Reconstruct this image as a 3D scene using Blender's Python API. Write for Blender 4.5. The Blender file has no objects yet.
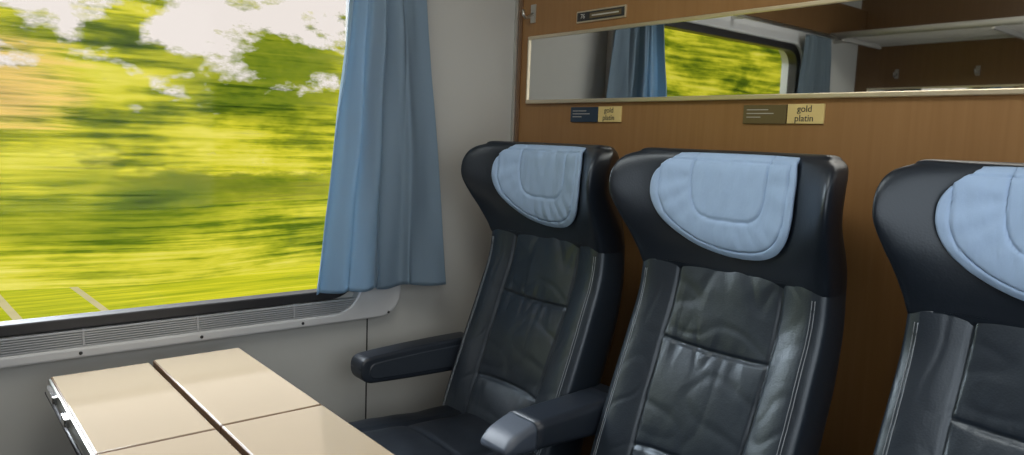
import bpy, bmesh, math
from mathutils import Vector, Matrix, noise
S=bpy.context.scene
COL=S.collection
try:
    S.view_settings.view_transform='Standard'
except Exception: pass

# ---------------- materials ----------------
def newmat(name):
    m=bpy.data.materials.new(name); m.use_nodes=True
    nt=m.node_tree; b=nt.nodes['Principled BSDF']
    return m,nt,b
def add_bump(nt,b,scale=40,strength=.2,dist=.002,detail=4,stretch=(1,1,1),prev=None,kind='noise'):
    tc=nt.nodes.new('ShaderNodeTexCoord'); mp=nt.nodes.new('ShaderNodeMapping')
    mp.inputs['Scale'].default_value=stretch
    nt.links.new(tc.outputs['Object'],mp.inputs[0])
    if kind=='noise':
        n=nt.nodes.new('ShaderNodeTexNoise'); n.inputs['Scale'].default_value=scale; n.inputs['Detail'].default_value=detail
        out=n.outputs['Fac']
    else:
        n=nt.nodes.new('ShaderNodeTexVoronoi'); n.inputs['Scale'].default_value=scale; out=n.outputs['Distance']
    nt.links.new(mp.outputs[0],n.inputs['Vector'])
    bp=nt.nodes.new('ShaderNodeBump'); bp.inputs['Strength'].default_value=strength; bp.inputs['Distance'].default_value=dist
    nt.links.new(out,bp.inputs['Height'])
    if prev: nt.links.new(prev.outputs[0],bp.inputs['Normal'])
    nt.links.new(bp.outputs[0],b.inputs['Normal'])
    return bp
def simple(name,col,rough=.5,metal=0,bump=None,var=0):
    m,nt,b=newmat(name)
    b.inputs['Base Color'].default_value=(*col,1); b.inputs['Roughness'].default_value=rough; b.inputs['Metallic'].default_value=metal
    if var:
        tc=nt.nodes.new('ShaderNodeTexCoord'); n=nt.nodes.new('ShaderNodeTexNoise'); n.inputs['Scale'].default_value=3; n.inputs['Detail'].default_value=5
        nt.links.new(tc.outputs['Object'],n.inputs['Vector'])
        r=nt.nodes.new('ShaderNodeValToRGB')
        r.color_ramp.elements[0].color=(*[c*(1-var) for c in col],1); r.color_ramp.elements[1].color=(*[min(1,c*(1+var)) for c in col],1)
        nt.links.new(n.outputs['Fac'],r.inputs[0]); nt.links.new(r.outputs[0],b.inputs['Base Color'])
    if bump: add_bump(nt,b,**bump)
    return m
def leather(name,col,rough,wr=.6,spec=.65):
    m,nt,b=newmat(name)
    b.inputs['Base Color'].default_value=(*col,1); b.inputs['Roughness'].default_value=rough
    b.inputs['Specular IOR Level'].default_value=spec
    b.inputs['Specular Tint'].default_value=(.80,.91,1,1)
    p=add_bump(nt,b,scale=260,strength=.15,dist=.001,kind='vor')
    p=add_bump(nt,b,scale=38,strength=wr*.35,dist=.002,detail=3,stretch=(1.5,1,.6),prev=p)
    add_bump(nt,b,scale=8,strength=wr,dist=.006,detail=3,stretch=(1.6,1,.9),prev=p)
    return m
M_leather=leather('blue_black_leather',(.015,.022,.032),.36,.4,.75)
M_leather2=leather('black_leather_head',(.008,.012,.019),.38,.15)
M_cushion=leather('near_black_cushion_leather',(.006,.008,.012),.42,.3,.5)
M_plastic=simple('dark_plastic',(.015,.021,.031),.40,bump=dict(scale=300,strength=.1,dist=.001))
M_cap=simple('grey_plastic',(.055,.070,.095),.46)
M_cap2=simple('dark_blue_grey_plastic',(.022,.030,.042),.45)
M_stitch=simple('stitch_thread',(.20,.23,.26),.7)
M_cover,nt,b=newmat('blue_cover_fabric')
b.inputs['Base Color'].default_value=(.31,.45,.66,1); b.inputs['Roughness'].default_value=.85
p=add_bump(nt,b,scale=500,strength=.2,dist=.001)
add_bump(nt,b,scale=24,strength=.5,dist=.006,detail=3,stretch=(2.0,1,.7),prev=p)
def curtain_mat(name,base,trc,fac):
    m,nt,b=newmat(name)
    b.inputs['Base Color'].default_value=(*base,1); b.inputs['Roughness'].default_value=.9
    add_bump(nt,b,scale=400,strength=.2,dist=.001)
    tr=nt.nodes.new('ShaderNodeBsdfTranslucent'); tr.inputs[0].default_value=(*trc,1)
    mx=nt.nodes.new('ShaderNodeMixShader'); mx.inputs[0].default_value=fac
    out=nt.nodes['Material Output']
    nt.links.new(b.outputs[0],mx.inputs[1]); nt.links.new(tr.outputs[0],mx.inputs[2]); nt.links.new(mx.outputs[0],out.inputs[0])
    return m
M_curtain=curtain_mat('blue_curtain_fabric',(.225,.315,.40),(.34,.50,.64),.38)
M_curtain2=curtain_mat('shaded_curtain_fabric',(.10,.14,.17),(.14,.20,.25),.2)  # darker copy of the curtain fabric, shade put into its colour
def wood(name,k=1):
    m,nt,b=newmat(name)
    tc=nt.nodes.new('ShaderNodeTexCoord'); mp=nt.nodes.new('ShaderNodeMapping'); mp.inputs['Scale'].default_value=(26,26,1.3)
    n=nt.nodes.new('ShaderNodeTexNoise'); n.inputs['Scale'].default_value=2.2; n.inputs['Detail'].default_value=7; n.inputs['Distortion'].default_value=.4
    nt.links.new(tc.outputs['Object'],mp.inputs[0]); nt.links.new(mp.outputs[0],n.inputs['Vector'])
    r=nt.nodes.new('ShaderNodeValToRGB'); r.color_ramp.elements[0].position=.3; r.color_ramp.elements[1].position=.7
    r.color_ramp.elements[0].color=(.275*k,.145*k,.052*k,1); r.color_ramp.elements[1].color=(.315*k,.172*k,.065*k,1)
    nt.links.new(n.outputs['Fac'],r.inputs[0]); nt.links.new(r.outputs[0],b.inputs['Base Color'])
    b.inputs['Roughness'].default_value=.42
    return m
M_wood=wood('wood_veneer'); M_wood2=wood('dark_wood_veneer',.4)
M_grey=simple('grey_wall_panel',(.46,.475,.455),.55,var=.05,bump=dict(scale=250,strength=.08,dist=.001))
M_frame=simple('pale_window_moulding',(.52,.54,.55),.4,bump=dict(scale=200,strength=.05,dist=.001))
M_rubber=simple('black_rubber',(.01,.01,.012),.45)
M_alu=simple('brushed_aluminium',(.62,.62,.58),.32,1,bump=dict(scale=60,strength=.05,dist=.001,stretch=(1,40,40)))
M_dull=simple('dull_aluminium',(.30,.29,.27),.5,.6)
M_champ=simple('champagne_aluminium',(.80,.72,.55),.4,.9,bump=dict(scale=60,strength=.05,dist=.001,stretch=(1,40,40)))
M_chrome=simple('chrome',(.7,.7,.7),.18,1)
M_mirror=simple('mirror_silver',(.80,.81,.79),.02,1)
M_floor=simple('dark_carpet',(.03,.03,.035),.95,bump=dict(scale=300,strength=.6,dist=.003),var=.3)
M_ceil=simple('cream_ceiling',(.50,.49,.45),.7,var=.03)
M_table=simple('cream_tan_laminate',(.40,.325,.225),.09,var=.03)
M_tedge=simple('brown_table_edge',(.16,.09,.045),.4)
M_white=simple('white_paint',(.38,.38,.36),.4)
M_signdark=simple('sign_dark_blue',(.02,.04,.07),.4)
M_signolive=simple('sign_olive',(.13,.10,.045),.35)
M_signcream=simple('sign_yellow',(.72,.58,.24),.5)
M_ink=simple('sign_ink',(.03,.03,.03),.6)
M_signtxt=simple('sign_text',(.5,.5,.46),.6)
def glass():
    m=bpy.data.materials.new('window_glass'); m.use_nodes=True; nt=m.node_tree
    nt.nodes.clear(); o=nt.nodes.new('ShaderNodeOutputMaterial')
    t=nt.nodes.new('ShaderNodeBsdfTransparent'); g=nt.nodes.new('ShaderNodeBsdfGlossy'); g.inputs['Roughness'].default_value=.05
    mx=nt.nodes.new('ShaderNodeMixShader'); mx.inputs[0].default_value=.006
    nt.links.new(t.outputs[0],mx.inputs[1]); nt.links.new(g.outputs[0],mx.inputs[2]); nt.links.new(mx.outputs[0],o.inputs[0])
    return m
M_glass=glass()
def foliage(name,sc,stops,strength,mask=None,sc2=(.5,.12,.3),blobs=()):
    m=bpy.data.materials.new(name); m.use_nodes=True; nt=m.node_tree
    nt.nodes.clear(); N=nt.nodes.new; L=nt.links.new
    o=N('ShaderNodeOutputMaterial'); tc=N('ShaderNodeTexCoord')
    def math_(op,a,b_=None,c_=None,clamp=False):
        n=N('ShaderNodeMath'); n.operation=op; n.use_clamp=clamp
        for i,v in enumerate((a,b_,c_)):
            if v is None: continue
            if isinstance(v,(int,float)): n.inputs[i].default_value=v
            else: L(v,n.inputs[i])
        return n.outputs[0]
    def nz(s,detail=8,rough=.6,off=(0,0,0)):
        mp=N('ShaderNodeMapping'); mp.inputs['Scale'].default_value=s; mp.inputs['Location'].default_value=off
        n=N('ShaderNodeTexNoise'); n.inputs['Scale'].default_value=1; n.inputs['Detail'].default_value=detail; n.inputs['Roughness'].default_value=rough
        L(tc.outputs['Object'],mp.inputs[0]); L(mp.outputs[0],n.inputs['Vector']); return n.outputs['Fac']
    a=nz(sc,9,.68); c=nz(sc2,5,.65,(3,7,1))
    mixv=math_('MULTIPLY_ADD',a,.5,math_('MULTIPLY',c,.5))
    r=N('ShaderNodeValToRGB'); els=r.color_ramp.elements
    while len(els)<len(stops): els.new(.5)
    for e,(p_,c_) in zip(els,stops): e.position=p_; e.color=(*c_,1)
    L(mixv,r.inputs[0]); colout=r.outputs[0]
    sp=N('ShaderNodeSeparateXYZ'); L(tc.outputs['Object'],sp.inputs[0]); yy=sp.outputs[1]; zz=sp.outputs[2]
    for (y0,sy,z0,sz,colr,amt) in blobs:
        dy=math_('POWER',math_('ABSOLUTE',math_('MULTIPLY',math_('SUBTRACT',yy,y0),1/sy)),2)
        dz=math_('POWER',math_('ABSOLUTE',math_('MULTIPLY',math_('SUBTRACT',zz,z0),1/sz)),2)
        k=math_('SUBTRACT',math_('SUBTRACT',1.0,dy),dz)
        k=math_('ADD',k,math_('MULTIPLY',math_('SUBTRACT',a,.5),5.0))
        k=math_('MULTIPLY',math_('MULTIPLY',k,1.0,clamp=True),amt)
        mc=N('ShaderNodeMix'); mc.data_type='RGBA'; L(k,mc.inputs['Factor']); L(colout,mc.inputs['A']); mc.inputs['B'].default_value=(*colr,1)
        colout=mc.outputs['Result']
    em=N('ShaderNodeEmission'); em.inputs[1].default_value=strength; L(colout,em.inputs[0])  # self-lit leaves and grass: daylight on them put in as emission
    if mask:
        z0,gain,ms,off=mask
        k=nz(ms,6,.62,off)
        h=math_('SUBTRACT',zz,z0)
        hy=math_('MULTIPLY',math_('MAXIMUM',math_('SUBTRACT',-2.5,yy),0.0),.6)
        h=math_('SUBTRACT',h,hy)
        ad=math_('MULTIPLY_ADD',h,gain,k)
        st=N('ShaderNodeMapRange'); st.inputs['From Min'].default_value=.49; st.inputs['From Max'].default_value=.57
        L(ad,st.inputs['Value'])
        tr=N('ShaderNodeBsdfTransparent'); ms_=N('ShaderNodeMixShader')
        L(st.outputs[0],ms_.inputs[0]); L(em.outputs[0],ms_.inputs[1]); L(tr.outputs[0],ms_.inputs[2]); L(ms_.outputs[0],o.inputs[0])
    else: L(em.outputs[0],o.inputs[0])
    return m

# ---------------- helpers ----------------
def mkobj(name,verts,faces,mat,smooth=True,parent=None,label=None,cat=None,kind=None):
    me=bpy.data.meshes.new(name); me.from_pydata([tuple(v) for v in verts],[],faces); me.update()
    bm=bmesh.new(); bm.from_mesh(me); bmesh.ops.recalc_face_normals(bm,faces=bm.faces[:]); bm.to_mesh(me); bm.free()
    me.materials.append(mat)
    if smooth:
        me.polygons.foreach_set('use_smooth',[True]*len(me.polygons))
    o=bpy.data.objects.new(name,me); COL.objects.link(o)
    if parent: o.parent=parent
    if label: o['label']=label
    if cat: o['category']=cat
    if kind: o['kind']=kind
    return o
def empty(name,loc,label,cat):
    o=bpy.data.objects.new(name,None); o.location=loc; COL.objects.link(o); o['label']=label; o['category']=cat
    o.empty_display_size=.05
    return o
def loft(name,rings,mat,cap=True,**k):
    n=len(rings[0]); V=[p for r in rings for p in r]; F=[]
    for i in range(len(rings)-1):
        for j in range(n):
            a=i*n+j; b_=i*n+(j+1)%n; F.append((a,b_,b_+n,a+n))
    if cap:
        for i in (0,len(rings)-1):
            c=sum((Vector(p) for p in rings[i]),Vector())/n; V.append(c); ci=len(V)-1
            for j in range(n): F.append((ci,i*n+j,i*n+(j+1)%n))
    return mkobj(name,V,F,mat,**k)
def box(name,lo,hi,mat,bev=.003,parent=None,seg=2,**k):
    bm=bmesh.new(); bmesh.ops.create_cube(bm,size=1)
    for v in bm.verts:
        v.co=Vector([lo[i]+(v.co[i]+.5)*(hi[i]-lo[i]) for i in range(3)])
    if bev>0: bmesh.ops.bevel(bm,geom=bm.edges[:],offset=bev,segments=seg,affect='EDGES',profile=.6)
    V=[v.co.copy() for v in bm.verts]; bm.verts.index_update(); F=[[v.index for v in f.verts] for f in bm.faces]; bm.free()
    return mkobj(name,V,F,mat,smooth=False,parent=parent,**k)
def rrect(y0,y1,z0,z1,r,n=10):
    pts=[]
    for cx,cz,a0 in ((y1-r,z1-r,0),(y0+r,z1-r,90),(y0+r,z0+r,180),(y1-r,z0+r,270)):
        for i in range(n+1):
            a=math.radians(a0+90*i/n); pts.append((cx+r*math.cos(a),cz+r*math.sin(a)))
    return pts
def shape_yz(name,outer,holes,x0,x1,mat,bev=0,parent=None,**k):
    cu=bpy.data.curves.new(name,'CURVE'); cu.dimensions='2D'; cu.fill_mode='BOTH'; cu.extrude=(x1-x0)/2-bev; cu.bevel_depth=bev; cu.bevel_resolution=2
    if bev: cu.offset=-bev
    for pts in [outer]+holes:
        sp=cu.splines.new('POLY'); sp.points.add(len(pts)-1); sp.use_cyclic_u=True
        for p_,q in zip(sp.points,pts): p_.co=(q[0],q[1],0,1)
    t=bpy.data.objects.new('tmp',cu); COL.objects.link(t); bpy.context.view_layer.update()
    me=bpy.data.meshes.new_from_object(t.evaluated_get(bpy.context.evaluated_depsgraph_get()))
    V=[Vector(((x0+x1)/2+v.co.z,v.co.x,v.co.y)) for v in me.vertices]; F=[list(p_.vertices) for p_ in me.polygons]
    bpy.data.objects.remove(t); bpy.data.meshes.remove(me)
    return mkobj(name,V,F,mat,smooth=False,parent=parent,**k)
def tube(name,pts,r,mat,n=10,**k):
    rings=[]
    pts=[Vector(p) for p in pts]
    for i,p_ in enumerate(pts):
        d=(pts[min(i+1,len(pts)-1)]-pts[max(i-1,0)]).normalized()
        a=d.cross(Vector((0,0,1))); 
        if a.length<.1: a=d.cross(Vector((0,1,0)))
        a.normalize(); b_=d.cross(a)
        rings.append([p_+r*(a*math.cos(2*math.pi*j/n)+b_*math.sin(2*math.pi*j/n)) for j in range(n)])
    return loft(name,rings,mat,**k)
def catmull(tab,z):
    n=len(tab)
    if z<=tab[0][0]: return tab[0][1:]
    if z>=tab[-1][0]: return tab[-1][1:]
    for i in range(n-1):
        if z<=tab[i+1][0]:
            t=(z-tab[i][0])/(tab[i+1][0]-tab[i][0])
            out=[]
            for c in range(1,len(tab[0])):
                p1=tab[i][c];p2=tab[i+1][c]; h=tab[i+1][0]-tab[i][0]
                m1=(p2-tab[i-1][c])/(tab[i+1][0]-tab[i-1][0])*h if i>0 else p2-p1
                m2=(tab[i+2][c]-p1)/(tab[i+2][0]-tab[i][0])*h if i<n-2 else p2-p1
                out.append((2*t**3-3*t*t+1)*p1+(t**3-2*t*t+t)*m1+(-2*t**3+3*t*t)*p2+(t**3-t*t)*m2)
            return out
def text_mesh(name,s,size,loc,mat,parent=None):
    cu=bpy.data.curves.new(name,'FONT'); cu.body=s; cu.size=size; cu.extrude=.0004; cu.align_x='CENTER'; cu.align_y='CENTER'
    t=bpy.data.objects.new('tmp',cu); COL.objects.link(t); bpy.context.view_layer.update()
    me=bpy.data.meshes.new_from_object(t.evaluated_get(bpy.context.evaluated_depsgraph_get()))
    V=[Vector((loc[0]+v.co.x,loc[1]-v.co.z,loc[2]+v.co.y)) for v in me.vertices]; F=[list(p_.vertices) for p_ in me.polygons]
    bpy.data.objects.remove(t)
    return mkobj(name,V,F,mat,smooth=False,parent=parent)

# ---------------- room shell ----------------
XR=2.3; YF=-2.4; ZC=2.25; YC=-1.2
box('floor',(-.08,YF-.04,-.05),(XR,.04,0),M_floor,0,kind='structure')
box('ceiling',(-.08,YF-.04,ZC),(XR,.04,ZC+.05),M_ceil,0,kind='structure')
box('wall_back',(0,0,0),(XR,.04,ZC),M_wood,0,kind='structure')
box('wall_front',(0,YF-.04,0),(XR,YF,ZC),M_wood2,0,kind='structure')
box('wall_corridor',(XR,YF-.04,0),(XR+.04,.04,ZC),M_grey,0,kind='structure')
wy0,wy1,wz0,wz1=YC-.60,YC+.60,.765,1.75
shape_yz('wall_window',[(YF-.04,0),(.04,0),(.04,ZC),(YF-.04,ZC)],[rrect(wy0,wy1,wz0,wz1,.09)],-.08,0,M_grey,kind='structure')
box('trim_1',(0,-.559,.0),(.0015,-.555,.70),M_rubber,0,kind='structure')
box('trim_2',(0,-.014,0),(.014,0,ZC),M_alu,.003,kind='structure')
box('trim_3',(0.014,-.006,0),(.03,0,ZC),M_tedge,.002,kind='structure')
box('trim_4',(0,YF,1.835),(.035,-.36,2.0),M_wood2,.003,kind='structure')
W=shape_yz('window_1',rrect(YC-.745,YC+.745,.687,1.83,.075),[rrect(wy0-.005,wy1+.005,.715,wz1+.005,.09)],0,.032,M_frame,bev=.007,kind='structure')
shape_yz('gasket',rrect(wy0-.012,wy1+.012,.757,wz1+.012,.10),[rrect(wy0+.025,wy1-.025,.785,wz1-.025,.07)],-.03,.018,M_rubber,bev=.004,parent=W)
shape_yz('glass',rrect(wy0+.01,wy1-.01,.775,wz1-.01,.07),[],-.018,-.014,M_glass,parent=W)
def grille():
    V=[];F=[]
    def q(lo,hi):
        b0=len(V)
        for x in (lo[0],hi[0]):
            for y in (lo[1],hi[1]):
                for z in (lo[2],hi[2]): V.append((x,y,z))
        for f in ((0,1,3,2),(4,6,7,5),(0,4,5,1),(2,3,7,6),(0,2,6,4),(1,5,7,3)): F.append([b0+i for i in f])
    for i in range(7):
        z=.7160+i*.0059; q((.004,YC-.66,z),(.028,YC+.66,z+.0036))
    n=5
    for i in range(n+1):
        y=YC-.66+1.32*i/n; q((.004,y-.002,.715),(.0285,y+.002,.757))
    return mkobj('ventilation_grille',V,F,simple('grille_grey',(.36,.38,.40),.4,.1),smooth=False,parent=W)
grille()
for i in range(6):
    y=YC+.70-i*.28
    r=[[Vector((x,y+.0045*s*math.cos(2*math.pi*j/12),.7005+.0045*s*math.sin(2*math.pi*j/12))) for j in range(12)] for x,s in ((.031,1),(.0335,.9),(.034,.5))]
    loft('screw',r,M_rubber,parent=W)

def mirror(y,sgn,name_lab,x0=.075,x1=2.2):
    z0,z1=1.373,1.585
    e=empty('wall_mirror',(x0,y,z0),name_lab,'mirror')
    def bx(n,lo,hi,m,bev=.001):
        lo=list(lo);hi=list(hi)
        a=y+sgn*lo[1]; b_=y+sgn*hi[1]
        o=box(n,(lo[0]-x0,min(a,b_)-y,lo[2]-z0),(hi[0]-x0,max(a,b_)-y,hi[2]-z0),m,bev,parent=e)
        return o
    bx('mirror_glass',(x0+.004,.001,z0+.004),(x1-.004,.008,z1-.004),M_mirror,0)
    bx('mirror_frame',(x0,0,z0-.004),(x1,.014,z0+.008),M_champ,.002)
    bx('mirror_frame',(x0,0,z1-.005),(x1,.014,z1+.005),M_champ,.002)
    bx('mirror_frame',(x0,0,z0+.008),(x0+.006,.014,z1-.005),M_champ,.002)
    bx('mirror_frame',(x1-.006,0,z0+.008),(x1,.014,z1-.005),M_champ,.002)
mirror(0,-1,'long horizontal mirror strip in aluminium frame on wood-panelled wall')
mirror(YF,1,'long horizontal mirror strip on the opposite wood wall')

def seat_sign(x,mdark,label):
    e=empty('seat_sign',(x,0,1.31),label,'sign')
    box('sign_plate',(0,-.006,0),(.118,0,.046),mdark,.001,parent=e)
    box('sign_card',(.121,-.006,.001),(.213,0,.047),M_signcream,.001,parent=e)
    V=[];F=[]
    for k,(a,b_,z) in enumerate([(.01,.07,.033),(.01,.085,.024),(.01,.05,.015)]):
        n=len(V); V+= [(a,-.0065,z),(b_,-.0065,z),(b_,-.0065,z+.002),(a,-.0065,z+.002)]; F.append([n,n+1,n+2,n+3])
    mkobj('small_print',V,F,M_signtxt,smooth=False,parent=e)
    text_mesh('sign_text','gold',.022,(.165,-.0064,.035),M_ink,e)
    text_mesh('sign_text','platin',.022,(.165,-.0064,.013),M_ink,e)
    box('sign_divider',(.121,-.0068,.0225),(.213,-.0058,.0245),M_signcream,0,parent=e)
seat_sign(.29,M_signdark,'dark blue plate with yellow status card below the mirror')
seat_sign(.918,M_signolive,'dark plate in painted olive sheen with yellow status card below the mirror')  # dark plate like the first, its lit sheen put in as olive colour
e=empty('seat_number_plate',(.296,0,1.613),'narrow black seat number plate in metal frame above the mirror','sign')
box('plate_frame',(0,-.006,0),(.205,0,.036),M_champ,.002,parent=e)
box('plate_face',(.005,-.008,.005),(.2,-.005,.031),M_ink,.001,parent=e)
text_mesh('plate_text','76',.02,(.03,-.0085,.018),M_signtxt,e)
box('plate_window',(.06,-.0085,.010),(.19,-.0075,.026),M_signolive,0,parent=e)
box('plate_window',(.07,-.0092,.016),(.18,-.0082,.020),M_signtxt,0,parent=e)
def hook(x,y,z,s,lab,mat,k=1):
    e=empty('coat_hook',(x,y,z),lab,'hook')
    box('hook_plate',(-.012*k,min(0,s*.005),-.03*k),(.012*k,max(0,s*.005),.03*k),mat,.002,parent=e)
    tube('hook_arm',[(0,s*.004,.0),(0,s*.02*k,-.012*k),(0,s*.035*k,-.018*k),(0,s*.045*k,-.008*k),(0,s*.047*k,.008*k)],.005*k,mat,parent=e)
hook(.085,0,1.665,-1,'small metal coat hook on the wood wall near the corner',M_alu)
hook(.60,YF,1.66,1,'small metal coat hook on the opposite wood wall',M_dull,.8)
hook(.22,YF,1.66,1,'small metal coat hook on the opposite wood wall',M_dull,.8)
e=empty('luggage_rack',(0,YF,1.80),'white metal luggage rack on the opposite wall','luggage rack')
tube('rack_rail',[(.06,.40,.02),(2.2,.40,.02)],.016,M_white,parent=e)
box('rack_rail',(.06,0,.005),(2.2,.02,.035),M_white,.003,parent=e)
for i in range(4):
    x=.12+i*.66
    box('rack_bracket',(x-.008,0,-.008),(x+.008,.40,.015),M_white,.004,parent=e)
V=[];F=[]
for i in range(9):
    y=.05+i*.04
    n=len(V)
    for x in (.06,2.2):
        V+=[(x,y-.006,.018),(x,y+.006,.018),(x,y+.006,.03),(x,y-.006,.03)]
    F+=[[n,n+1,n+5,n+4],[n+1,n+2,n+6,n+5],[n+2,n+3,n+7,n+6],[n+3,n,n+4,n+7],[n,n+1,n+2,n+3],[n+4,n+5,n+6,n+7]]
mkobj('rack_slats',V,F,M_white,smooth=False,parent=e)

# ---------------- curtains ----------------
def curtain(mirrored,lab):
    e=empty('curtain',(.05,YC,0),lab,'curtain')
    nz,ny=80,200; V=[];F=[]
    sg=-1 if mirrored else 1
    seed=5 if mirrored else 0
    for i in range(nz+1):
        t=i/nz; z=1.80-(1.80-.795)*t
        yl=-.664-.123*t**1.1; yr=-.432+.122*t**.9
        for j in range(ny+1):
            s=j/ny
            ph=s*2*math.pi*(3.9+1.2*math.sin(s*3.4+seed))+seed
            amp=.020*(.75+.4*t)*(.65+1.4*noise.noise(Vector((s*4+seed,t*1.8,3))))
            w_=math.sin(ph+1.6*math.sin(t*2.0+s*3+seed))
            w_=math.copysign(abs(w_)**.8,w_)
            x=amp*w_+.005*math.sin(ph*2.1+t*3)+.012*noise.noise(Vector((s*6,t*4,seed)))
            yy=yl+(yr-yl)*s+.012*math.cos(ph)*(.5+t)
            zz=z+ (t**6)*.006*math.sin(ph)- (t**4)*.010*s
            y=yy-YC
            V.append((.030+x*.9,sg*y,zz))
    for i in range(nz):
        for j in range(ny):
            a=i*(ny+1)+j; F.append((a,a+1,a+ny+2,a+ny+1))
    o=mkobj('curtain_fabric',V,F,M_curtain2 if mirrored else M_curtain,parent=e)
    md=o.modifiers.new('th','SOLIDIFY'); md.thickness=.0015
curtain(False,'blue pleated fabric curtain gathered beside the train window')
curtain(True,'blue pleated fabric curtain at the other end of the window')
e=empty('curtain_rail',(.085,YC,1.81),'thin aluminium curtain rail above the window','curtain rail')
tube('rail_rod',[(0,-.95,0),(0,.95,0)],.007,M_alu,parent=e)
for y in (-.94,0,.94):
    box('rail_bracket',(-.085,y-.008,-.008),(.004,y+.008,.008),M_alu,.002,parent=e)

# ---------------- seats ----------------
BACK=[ # z, w, yf, yr, b
 (.40,.235,-.440,-.27,.030),(.50,.240,-.405,-.25,.032),(.60,.243,-.365,-.215,.034),(.70,.243,-.325,-.18,.036),
 (.80,.241,-.287,-.145,.038),(.90,.239,-.252,-.110,.042),(.99,.237,-.236,-.09,.052)]
HEAD=[
 (.955,.234,-.225,-.105,.046),(.966,.238,-.240,-.096,.049),(.995,.2415,-.246,-.090,.060),(1.045,.250,-.254,-.086,.086),(1.09,.260,-.257,-.085,.117),
 (1.135,.270,-.255,-.086,.142),(1.175,.272,-.253,-.088,.142),(1.205,.268,-.252,-.094,.126),(1.223,.257,-.250,-.104,.104),(1.234,.236,-.243,-.118,.080)]
HTOP=1.234
def gs(d,s): return math.exp(-(d/s)**2)
def smooth01(a,b_,x):
    t=max(0,min(1,(x-a)/(b_-a))); return t*t*(3-2*t)
def surf(tab,x,z,front=True,nn=7,pr=6,pf=2.4,tap=0):
    w,yf,yr,b_=catmull(tab,z); u=max(-1,min(1,x/w)); ym=(yf+yr)/2; hd=(yr-yf)/2
    k=(1-abs(u)**nn)**(1/nn)
    return (ym-hd*k-b_*abs(u)**pf) if front else (ym+hd*k*(1-tap*u*u)-b_*abs(u)**pr)
def bp_(z):
    g=smooth01(.75,1.0,z); return (7-g,6-3*g,2.4,.45*g)
def hp(z):
    g=smooth01(1.0,1.13,z); return (6-.2*g,3-.2*g,2.4+.4*g,.45+.35*g)
def hsurf(x,z,front=True): return surf(HEAD,x,z,front,*hp(z))
def bsurf(x,z,front=True): return surf(BACK,x,z,front,*bp_(z))
def seamx(z): return .127+.010*math.sin((z-.52)*6)
def back_detail(x,z):
    sx=seamx(z); ax=abs(x)
    d=.0055*gs(ax-sx,.0034)
    inside=smooth01(sx+.003,sx-.006,ax)
    for zz,curve in ((.80,.35),(.575,-.5)):
        zc=zz+curve*(x*x)
        d+=.0055*gs(z-zc,.0036)*inside
    pu=(1-min(1,(ax/sx))**3)
    for z0,z1 in ((.80,.99),(.575,.80),(.40,.575)):
        if z0<z<z1:
            t=(z-z0)/(z1-z0); d-=.012*inside*pu*math.sin(math.pi*t)**.6
    if ax>sx:
        t=min(1,(ax-sx)/(.235-sx)); d-=.007*math.sin(math.pi*t)**.8
    near=sum(gs(z-zz,.045) for zz in (.80,.575,.96))
    d+=inside*(.0018*(1-min(1,abs(noise.noise(Vector((x*19,z*5+x*4,6.1))))*5))*(.3+.9*near))
    d+=inside*.0013*(1-min(1,abs(noise.noise(Vector((x*6+z*4,z*12,16.1))))*6))
    d+=.0032*inside*noise.noise(Vector((x*6,z*6,1.7)))
    d+=(1-inside)*.0010*(1-min(1,abs(noise.noise(Vector((x*14,z*10,22.3))))*6))
    d+=.002*noise.noise(Vector((x*6,z*5,9)))
    return d
def ringset(tab,zs,detail,N,par):
    R=[]
    for z in zs:
        pp=par(z)
        w=catmull(tab,z)[0]; r=[]
        for i in range(N+1):
            u=-math.cos(math.pi*i/N); x=u*w
            y=surf(tab,x,z,True,*pp)
            if detail: y+=detail(x,z)*min(1,(1-abs(u))*8)
            r.append(Vector((x,y,z)))
        M=N//3
        for i in range(1,M):
            u=math.cos(math.pi*i/M); x=u*w
            r.append(Vector((x,surf(tab,x,z,False,*pp),z)))
        R.append(r)
    return R
def lin(a,b_,n): return [a+(b_-a)*i/n for i in range(n+1)]
ZM,ZD,ZT=1.155,.142,1.227
def hwl(z):
    if z>=ZM:
        return .188-.048*max(0,(z-ZM)/(ZT-ZM))**2.2
    q=min(1,(ZM-z)/ZD); return .188*max(0,(1-q**2.15))**(1/2.15)
def hwr(z):
    if z>=ZM: return .166-.008*max(0,(z-ZM)/(ZT-ZM))**3
    q=min(1,(ZM-z)/ZD); return .166*max(0,(1-q**2.5))**(1/2.5)
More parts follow.
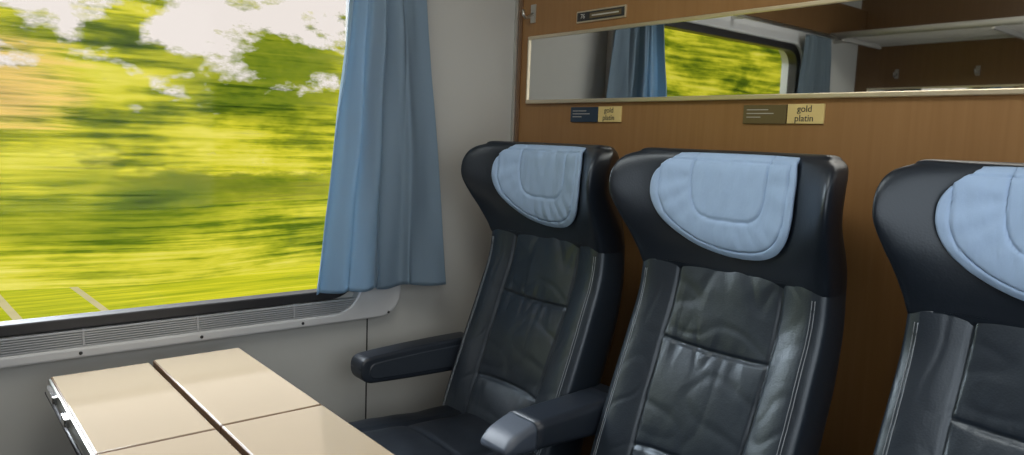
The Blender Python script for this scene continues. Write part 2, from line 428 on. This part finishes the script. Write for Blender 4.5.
def build_seat(cx,lab):
    e=empty('train_seat',(cx,0,0),lab,'seat')
    loft('backrest',ringset(BACK,lin(.40,.98,150),back_detail,180,bp_),M_leather,parent=e,label='blue-black leather backrest with stitched centre panels')
    hz=[.955,.960,.966]+lin(.975,1.19,26)+[1.198,1.205,1.212,1.218,1.223,1.227,1.231,1.234]
    def hd(x,z): return .002*noise.noise(Vector((x*10,z*11,4)))
    R=ringset(HEAD,hz,hd,110,hp)
    last=R[-1]
    def mid(x): return (hsurf(x,HTOP)+hsurf(x,HTOP,False))/2
    for s,dz in ((.93,.003),(.78,.0055),(.5,.0075),(.15,.0082)):
        R.append([Vector((p_.x*(1-(1-s)*.10),mid(p_.x)+(p_.y-mid(p_.x))*s,p_.z+dz)) for p_ in last])
    loft('headrest',R,M_leather2,parent=e,cap=False,label='winged black leather headrest')
    V=[];F=[];nc=110
    rows=[]
    zb=ZM-ZD
    zs=[zb+.0002+ ZD*(1-math.cos(math.pi/2*i/44)) for i in range(45)]+lin(1.159,ZT,22)
    def shift(z): return .022*max(0,(ZM-z)/ZD)**2
    def cdet(x,z):
        xs=x-shift(z)
        wl=.188 if xs<0 else .166; ex=2.15 if xs<0 else 2.5
        rho=(abs(xs/wl)**ex+(max(0,ZM-z)/ZD)**ex)**(1/ex)
        if z>ZM: rho=max(rho,1-(ZT-z)/.09)
        d=-.015*(1-min(1,rho)**8)
        d+=.0045*gs(rho-.90,.012)
        px=(xs-.0)/.095; pz=(z-1.215)/.125
        rp=(abs(px)**4+(abs(min(0,pz))**4))**(1/4)
        d+=.0048*gs(rp-1,.025)
        if rp<1: d-=.004*(1-rp**3)
        if rp>=1:
            a=math.atan2(xs,(1.17-z)+.0); d+=.0010*math.cos(a*20+noise.noise(Vector((x*7,z*7,0)))*5)*min(1,(rp-1)*6)*(1 if rho<.9 else max(0,(1-rho)*10))
        else: d+=.0011*math.cos(xs*125+3*noise.noise(Vector((x*5,z*9,8))))*(.8+.6*noise.noise(Vector((x*9,z*5,3))))
        d+=.0030*noise.noise(Vector((x*16,z*9,2)))+.0012*noise.noise(Vector((x*45,z*25,5)))
        return d
    for z in zs:
        a_,b_=hwl(z),hwr(z); sh=shift(z)
        row=[]
        for s in lin(-1,1,nc):
            x=(s*a_ if s<0 else s*b_)+sh
            row.append(Vector((x,hsurf(x,z)-.004+cdet(x,z),z)))
        rows.append(row)
    base=rows[-1]
    for (dy,z) in ((.003,1.231),(.008,1.233)):
        rows.append([Vector((v.x*.995,v.y+dy,z-.002*abs(s)**4)) for v,s in zip(base,lin(-1,1,nc))])
    V=[p_ for r in rows for p_ in r]
    for i in range(len(rows)-1):
        for j in range(nc):
            a=i*(nc+1)+j; F.append((a,a+1,a+nc+2,a+nc+1))
    o=mkobj('headrest_cover',V,F,M_cover,parent=e,label='pale blue quilted fabric headrest cover')
    md=o.modifiers.new('th','SOLIDIFY'); md.thickness=.007; md.offset=0
    for sg in (-1,1):
        for off in (0,.006):
            pts=[]
            for z in lin(.45,.955,60):
                x=sg*(.212*catmull(BACK,z)[0]/.24+off)
                pts.append(Vector((x,bsurf(x,z)+back_detail(x,z)*min(1,(1-abs(x)/catmull(BACK,z)[0])*8)-.0004,z)))
            tube('seam_stitching',pts,.0009,M_stitch,n=5,parent=e,label='pale grey seam stitching')
    CR=[]
    def cring(y,hw,zt,zb,dt=True):
        r=[]
        N=60
        for i in range(N+1):
            u=-math.cos(math.pi*i/N); x=u*hw; k=(1-abs(u)**5)**(1/5)
            zm=(zt+zb)/2; z=zm+(zt-zm)*k
            if dt:
                ax=abs(x); z-=.007*gs(ax-.13,.006); z+=.006*(1-min(1,ax/.13)**4)+.006*smooth01(.13,.2,ax)*(1-smooth01(.2,.24,ax))
                z-=.006*gs(y+.62,.006)*(1 if ax<.13 else 0)
                z+=.005*noise.noise(Vector((x*9,y*14,5)))
            r.append(Vector((x,y,z)))
        for i in range(1,20):
            u=math.cos(math.pi*i/20); k=(1-abs(u)**5)**(1/5); r.append(Vector((u*hw,y,(zt+zb)/2-(zt-zb)/2*k)))
        return r
    for y in lin(-.33,-.86,60): 
        CR.append(cring(y,.245,.462+.02*smooth01(-.5,-.85,y)*1,.34))
    for a in lin(0,90,10)[1:]:
        a=math.radians(a); CR.append(cring(-.86-.055*math.sin(a),.245-.02*(1-math.cos(a)),.462-.055*(1-math.cos(a)),.34+.03*(1-math.cos(a)),a<.9))
    loft('seat_cushion',CR,M_cushion,parent=e,label='black leather seat cushion')
    B=[]
    for z,hw,y0,y1 in ((0,.20,-.72,-.14),(.02,.205,-.73,-.13),(.24,.22,-.78,-.14),(.335,.235,-.86,-.16)):
        r=[]
        for i in range(40):
            a=2*math.pi*i/40; c_,s_=math.cos(a),math.sin(a)
            r.append(Vector((hw*math.copysign(abs(c_)**.35,c_),(y0+y1)/2+(y1-y0)/2*math.copysign(abs(s_)**.35,s_),z)))
        B.append(r)
    loft('seat_base',B,M_plastic,parent=e)
    return e
def rr_ring(lx,y,w,zt,zb,r,n=6):
    r=min(r,w*.95,(zt-zb)/2*.95); out=[]
    for cx,cz,a0 in ((w-r,zt-r,0),(-w+r,zt-r,90),(-w+r,zb+r,180),(w-r,zb+r,270)):
        for i in range(n+1):
            a=math.radians(a0+90*i/n); out.append(Vector((lx+cx+r*math.cos(a),y,cz+r*math.sin(a))))
    return out
def armrest(e,lx,hw=.05,ztop=.628,y0=-.30,y1=-.66,left=False):
    th=.068
    if left:
        zt0,zb0=ztop,ztop-.100
        R=[rr_ring(lx,y0,hw*.9,zt0-.003,zb0+.003,.008),rr_ring(lx,y0-.006,hw,zt0,zb0,.009)]
        L_=abs(y1+.034-y0)-.006
        for t in lin(0,1,14)[1:]: R.append(rr_ring(lx,y0-.006-L_*t,hw,zt0-.012*t*t,zb0+.010*t*t,.009))
        zt,zb=zt0-.012,zb0+.010
        for a in lin(0,86,14)[1:]:
            a=math.radians(a); c=math.cos(a)**.55
            zm=(zt+zb)/2+.006*math.sin(a)
            R.append(rr_ring(lx,y1+.034-.034*math.sin(a),hw*(.9+.1*c),zm+((zt-zb)/2-.006*math.sin(a))*c,zm-((zt-zb)/2)*c,.009))
        loft('armrest',R,M_plastic,parent=e)
        P_=[]
        for k,(off,ins) in enumerate(((.0002,0),(.0022,.003))):
            ring=[]
            za,zb_=ztop-.020-ins,ztop-.086+ins
            ya,yb=y0-.03+(-ins),y1+.045+ins
            for t in lin(0,1,12): ring.append(Vector((lx+hw+off,ya+(yb-ya)*t,za-.010*t*t)))
            for a in lin(0,180,10)[1:-1]:
                a=math.radians(a); ring.append(Vector((lx+hw+off,yb-.022*math.sin(a),(za-.010+zb_+.008)/2+(za-.010-zb_-.008)/2*math.cos(a))))
            for t in lin(1,0,12): ring.append(Vector((lx+hw+off,ya+(yb-ya)*t,zb_+.008*t*t)))
            P_.append(ring)
        loft('armrest_side_panel',P_,M_cap2,parent=e,smooth=False)
    else:
        R=[rr_ring(lx,y0,hw*.8,ztop-.006,ztop-th*1.1,.012),rr_ring(lx,y0-.012,hw,ztop,ztop-th*1.25,.018)]
        ycap=y1+.085
        for t in lin(0,1,10)[1:]:
            y=y0-.012+(ycap-y0+.012)*t; R.append(rr_ring(lx,y,hw,ztop-.010*t,ztop-th*(1.3-.15*t),.018))
        loft('armrest',R,M_plastic,parent=e)
        C=[rr_ring(lx,ycap-.001,hw+.001,ztop-.0095,ztop-th*1.15,.018)]
        for t in (.08,.25,.4,.55,.7,.8,.88,.94,.98,1.0):
            q=max(0,(t-.6)/.4)
            dz=.030*t+.016*q**2.2
            C.append(rr_ring(lx,ycap-.085*t,(hw+.001)*(1-.04*t-.14*q**2.6),ztop-.0095-dz,ztop-th*1.15+.002*t+.005*q**2.5,.018))
        loft('armrest_cap',C,M_cap,parent=e,label='blue-grey plastic armrest end cap')
    side=-1 if lx>0 else 1
    xa,xb=sorted((lx+side*.0,lx+side*.085))
    box('armrest_mount',(xa,y0-.05,ztop-.085),(xb,y0+.06,ztop-.01),M_plastic,.012,parent=e,seg=3)
    xc,xd=lx-.022,lx+.022
    box('armrest_mount',(xc,y0-.005,.30),(xd,y0+.07,ztop-.02),M_plastic,.01,parent=e,seg=3)
seat=build_seat(1.075,'black leather train seat with winged headrest and pale blue cover')
armrest(seat,.303,hw=.053)
kids=list(seat.children)
def cp(cx,lab):
    n=seat.copy(); n.location=(cx,0,0); n['label']=lab; COL.objects.link(n)
    for c in kids:
        k=c.copy(); k.parent=n; COL.objects.link(k)
    return n
s1=cp(.473,'black leather train seat with blue cover beside the window wall')
s3=cp(1.695,'black leather train seat with winged headrest and pale blue cover')
armrest(s1,-.297,hw=.035,ztop=.638,y0=-.30,y1=-.685,left=True)
for s in (seat,s1,s3): s['group']='row of leather train seats'

# ---------------- table ----------------
TZ=.674
e=empty('folding_table',(0.0,YC,0),'cream laminate folding table with four leaves below the window','table')
xs=[(.10,.602),(.605,1.06)]; ys=[(-.212,-.0045,-.0015),(.0032,.214,.003)]
for (xa,xb) in xs:
    for (ya,yb,dz) in ys:
        leaf=box('table_leaf',(xa,ya,TZ-.034),(xb,yb,TZ+dz),M_tedge,.003,parent=e,label='cream laminate leaf with brown edging')
        box('leaf_top',(xa+.0026,ya+.0026,TZ+dz-.002),(xb-.0026,yb-.0026,TZ+dz+.0012),M_table,.001,parent=leaf)
box('table_beam',(.02,-.03,TZ-.10),(.95,.03,TZ-.034),M_plastic,.006,parent=e)
box('wall_bracket',(0,-.04,TZ-.20),(.03,.04,TZ-.06),M_plastic,.006,parent=e)
for i,(xa,xb) in enumerate(((.13,.22),(.33,.37))):
    box('table_latch',(xa,-.226,TZ-.030),(xb,-.210,TZ-.010),M_chrome,.003,parent=e,label='chrome latch on table edge')
box('edge_strip',(.10,-.2165,TZ-.036),(1.06,-.211,TZ-.005),M_alu,.001,parent=e)
tube('latch_rod',[(.12,-.223,TZ-.030),(.62,-.223,TZ-.030)],.004,M_rubber,parent=e)
tube('table_leg',[(.80,0,TZ-.09),(.80,0,.012)],.018,M_alu,n=20,parent=e)
box('table_foot',(.74,-.06,0),(.86,.06,.014),M_alu,.004,parent=e)

# ---------------- outside ----------------
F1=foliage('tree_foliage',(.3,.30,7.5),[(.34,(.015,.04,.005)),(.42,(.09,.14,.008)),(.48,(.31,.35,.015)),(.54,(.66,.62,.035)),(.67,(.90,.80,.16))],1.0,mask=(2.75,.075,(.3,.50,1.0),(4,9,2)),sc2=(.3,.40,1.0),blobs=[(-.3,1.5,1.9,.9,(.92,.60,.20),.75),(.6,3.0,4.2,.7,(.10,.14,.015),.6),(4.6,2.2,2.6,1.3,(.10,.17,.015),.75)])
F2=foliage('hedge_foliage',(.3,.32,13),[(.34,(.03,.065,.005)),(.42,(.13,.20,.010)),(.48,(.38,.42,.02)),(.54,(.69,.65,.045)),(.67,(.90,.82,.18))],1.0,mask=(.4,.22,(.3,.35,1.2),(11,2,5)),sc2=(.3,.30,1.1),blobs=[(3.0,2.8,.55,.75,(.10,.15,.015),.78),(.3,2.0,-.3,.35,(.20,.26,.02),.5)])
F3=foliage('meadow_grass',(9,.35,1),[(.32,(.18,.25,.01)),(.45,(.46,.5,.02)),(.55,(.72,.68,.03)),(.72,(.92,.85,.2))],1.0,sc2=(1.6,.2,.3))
def band(name,x0,ya,yb,za,zb,mat,amp,lab,cat):
    V=[];F=[];ny,nz=120,30
    for i in range(nz+1):
        for j in range(ny+1):
            y=ya+(yb-ya)*j/ny; t=i/nz; z=za+(zb-za)*t
            V.append((x0+amp*noise.noise(Vector((y*.3,z*.5,x0)))-t*amp*.8,y,z))
    for i in range(nz):
        for j in range(ny):
            a=i*(ny+1)+j; F.append((a,a+1,a+ny+2,a+ny+1))
    return mkobj(name,V,F,mat,label=lab,cat=cat,kind='stuff')
band('tree_line',-13,-60,45,-1.3,8,F1,1.2,'bright yellow-green self-lit trees rushing past','trees')
band('hedge',-11,-60,45,-1.3,2.4,F2,.8,'dense yellow-green hedge along the railway line','hedge')
V=[(-.6,-60,-1.25),(-14,-60,-1.25),(-14,45,-1.25),(-.6,45,-1.25)]
mkobj('meadow',V,[(0,1,2,3)],F3,smooth=False,label='yellow-green meadow beside the track',cat='meadow',kind='stuff')
M_path=simple('pale_gravel',(.60,.57,.36),.9,var=.15)
V=[];F=[]
for (ya,yb,yc,yd) in ((-.62,-.52,-.80,-.68),(.36,.45,.2,.31)):
    n=len(V); V+=[(-8.0,ya,-1.24),(-8.0,yb,-1.24),(-11.2,yd,-1.24),(-11.2,yc,-1.24)]; F.append([n,n+1,n+2,n+3])
mkobj('gravel_path',V,F,M_path,smooth=False,label='pale gravel wheel tracks crossing the meadow',cat='path',kind='stuff')

# ---------------- world & lights ----------------
w=bpy.data.worlds.new('World'); S.world=w; w.use_nodes=True
bg=w.node_tree.nodes['Background']; bg.inputs[0].default_value=(.86,.79,.74,1); bg.inputs[1].default_value=1.0
def area(name,loc,rot,sx,sy,power,col):
    l=bpy.data.lights.new(name,'AREA'); l.shape='RECTANGLE'; l.size=sx; l.size_y=sy; l.energy=power; l.color=col
    o=bpy.data.objects.new(name,l); o.location=loc; o.rotation_euler=rot; COL.objects.link(o); return o
area('ceiling_fill',(1.1,YC,ZC-.02),(0,0,0),1.2,.5,13,(1,.95,.88))  # added overhead fill for the interior, no lamp fixture behind it
cl=area('corridor_daylight',(XR-.05,-1.2,1.35),(0,math.radians(90),0),1.1,1.8,12,(.98,.98,1))
sk=area('sky_fill',(-1.7,-1.5,3.3),(0,0,0),1.6,4.0,410,(.84,.92,1))  # added area lamp out of view, cool fill through the window
d=Vector((.9,-.8,.7))-Vector(sk.location); sk.rotation_euler=d.to_track_quat('-Z','Y').to_euler()
sun=bpy.data.lights.new('sun','SUN'); sun.energy=1.0; sun.angle=.2; sun.color=(1,.93,.8)
so=bpy.data.objects.new('sun',sun); so.rotation_euler=(0,math.radians(50),0); COL.objects.link(so)

# ---------------- camera ----------------
f=744.0
X=-Vector((-612,112,f)).normalized(); Y=Vector((915,54,f)); Y=(Y-X*Y.dot(X)).normalized()
Z=-X.cross(Y)
R=Vector((X[0],Y[0],Z[0])); U=Vector((X[1],Y[1],Z[1])); Fw=Vector((X[2],Y[2],Z[2]))
cam=bpy.data.cameras.new('camera'); co=bpy.data.objects.new('camera',cam); COL.objects.link(co)
m=Matrix((( R.x,U.x,-Fw.x,2.02),(R.y,U.y,-Fw.y,-1.65),(R.z,U.z,-Fw.z,1.25),(0,0,0,1)))
co.matrix_world=m
cam.sensor_fit='HORIZONTAL'; cam.sensor_width=36; cam.lens=f/1024*36; cam.clip_start=.02
S.camera=co
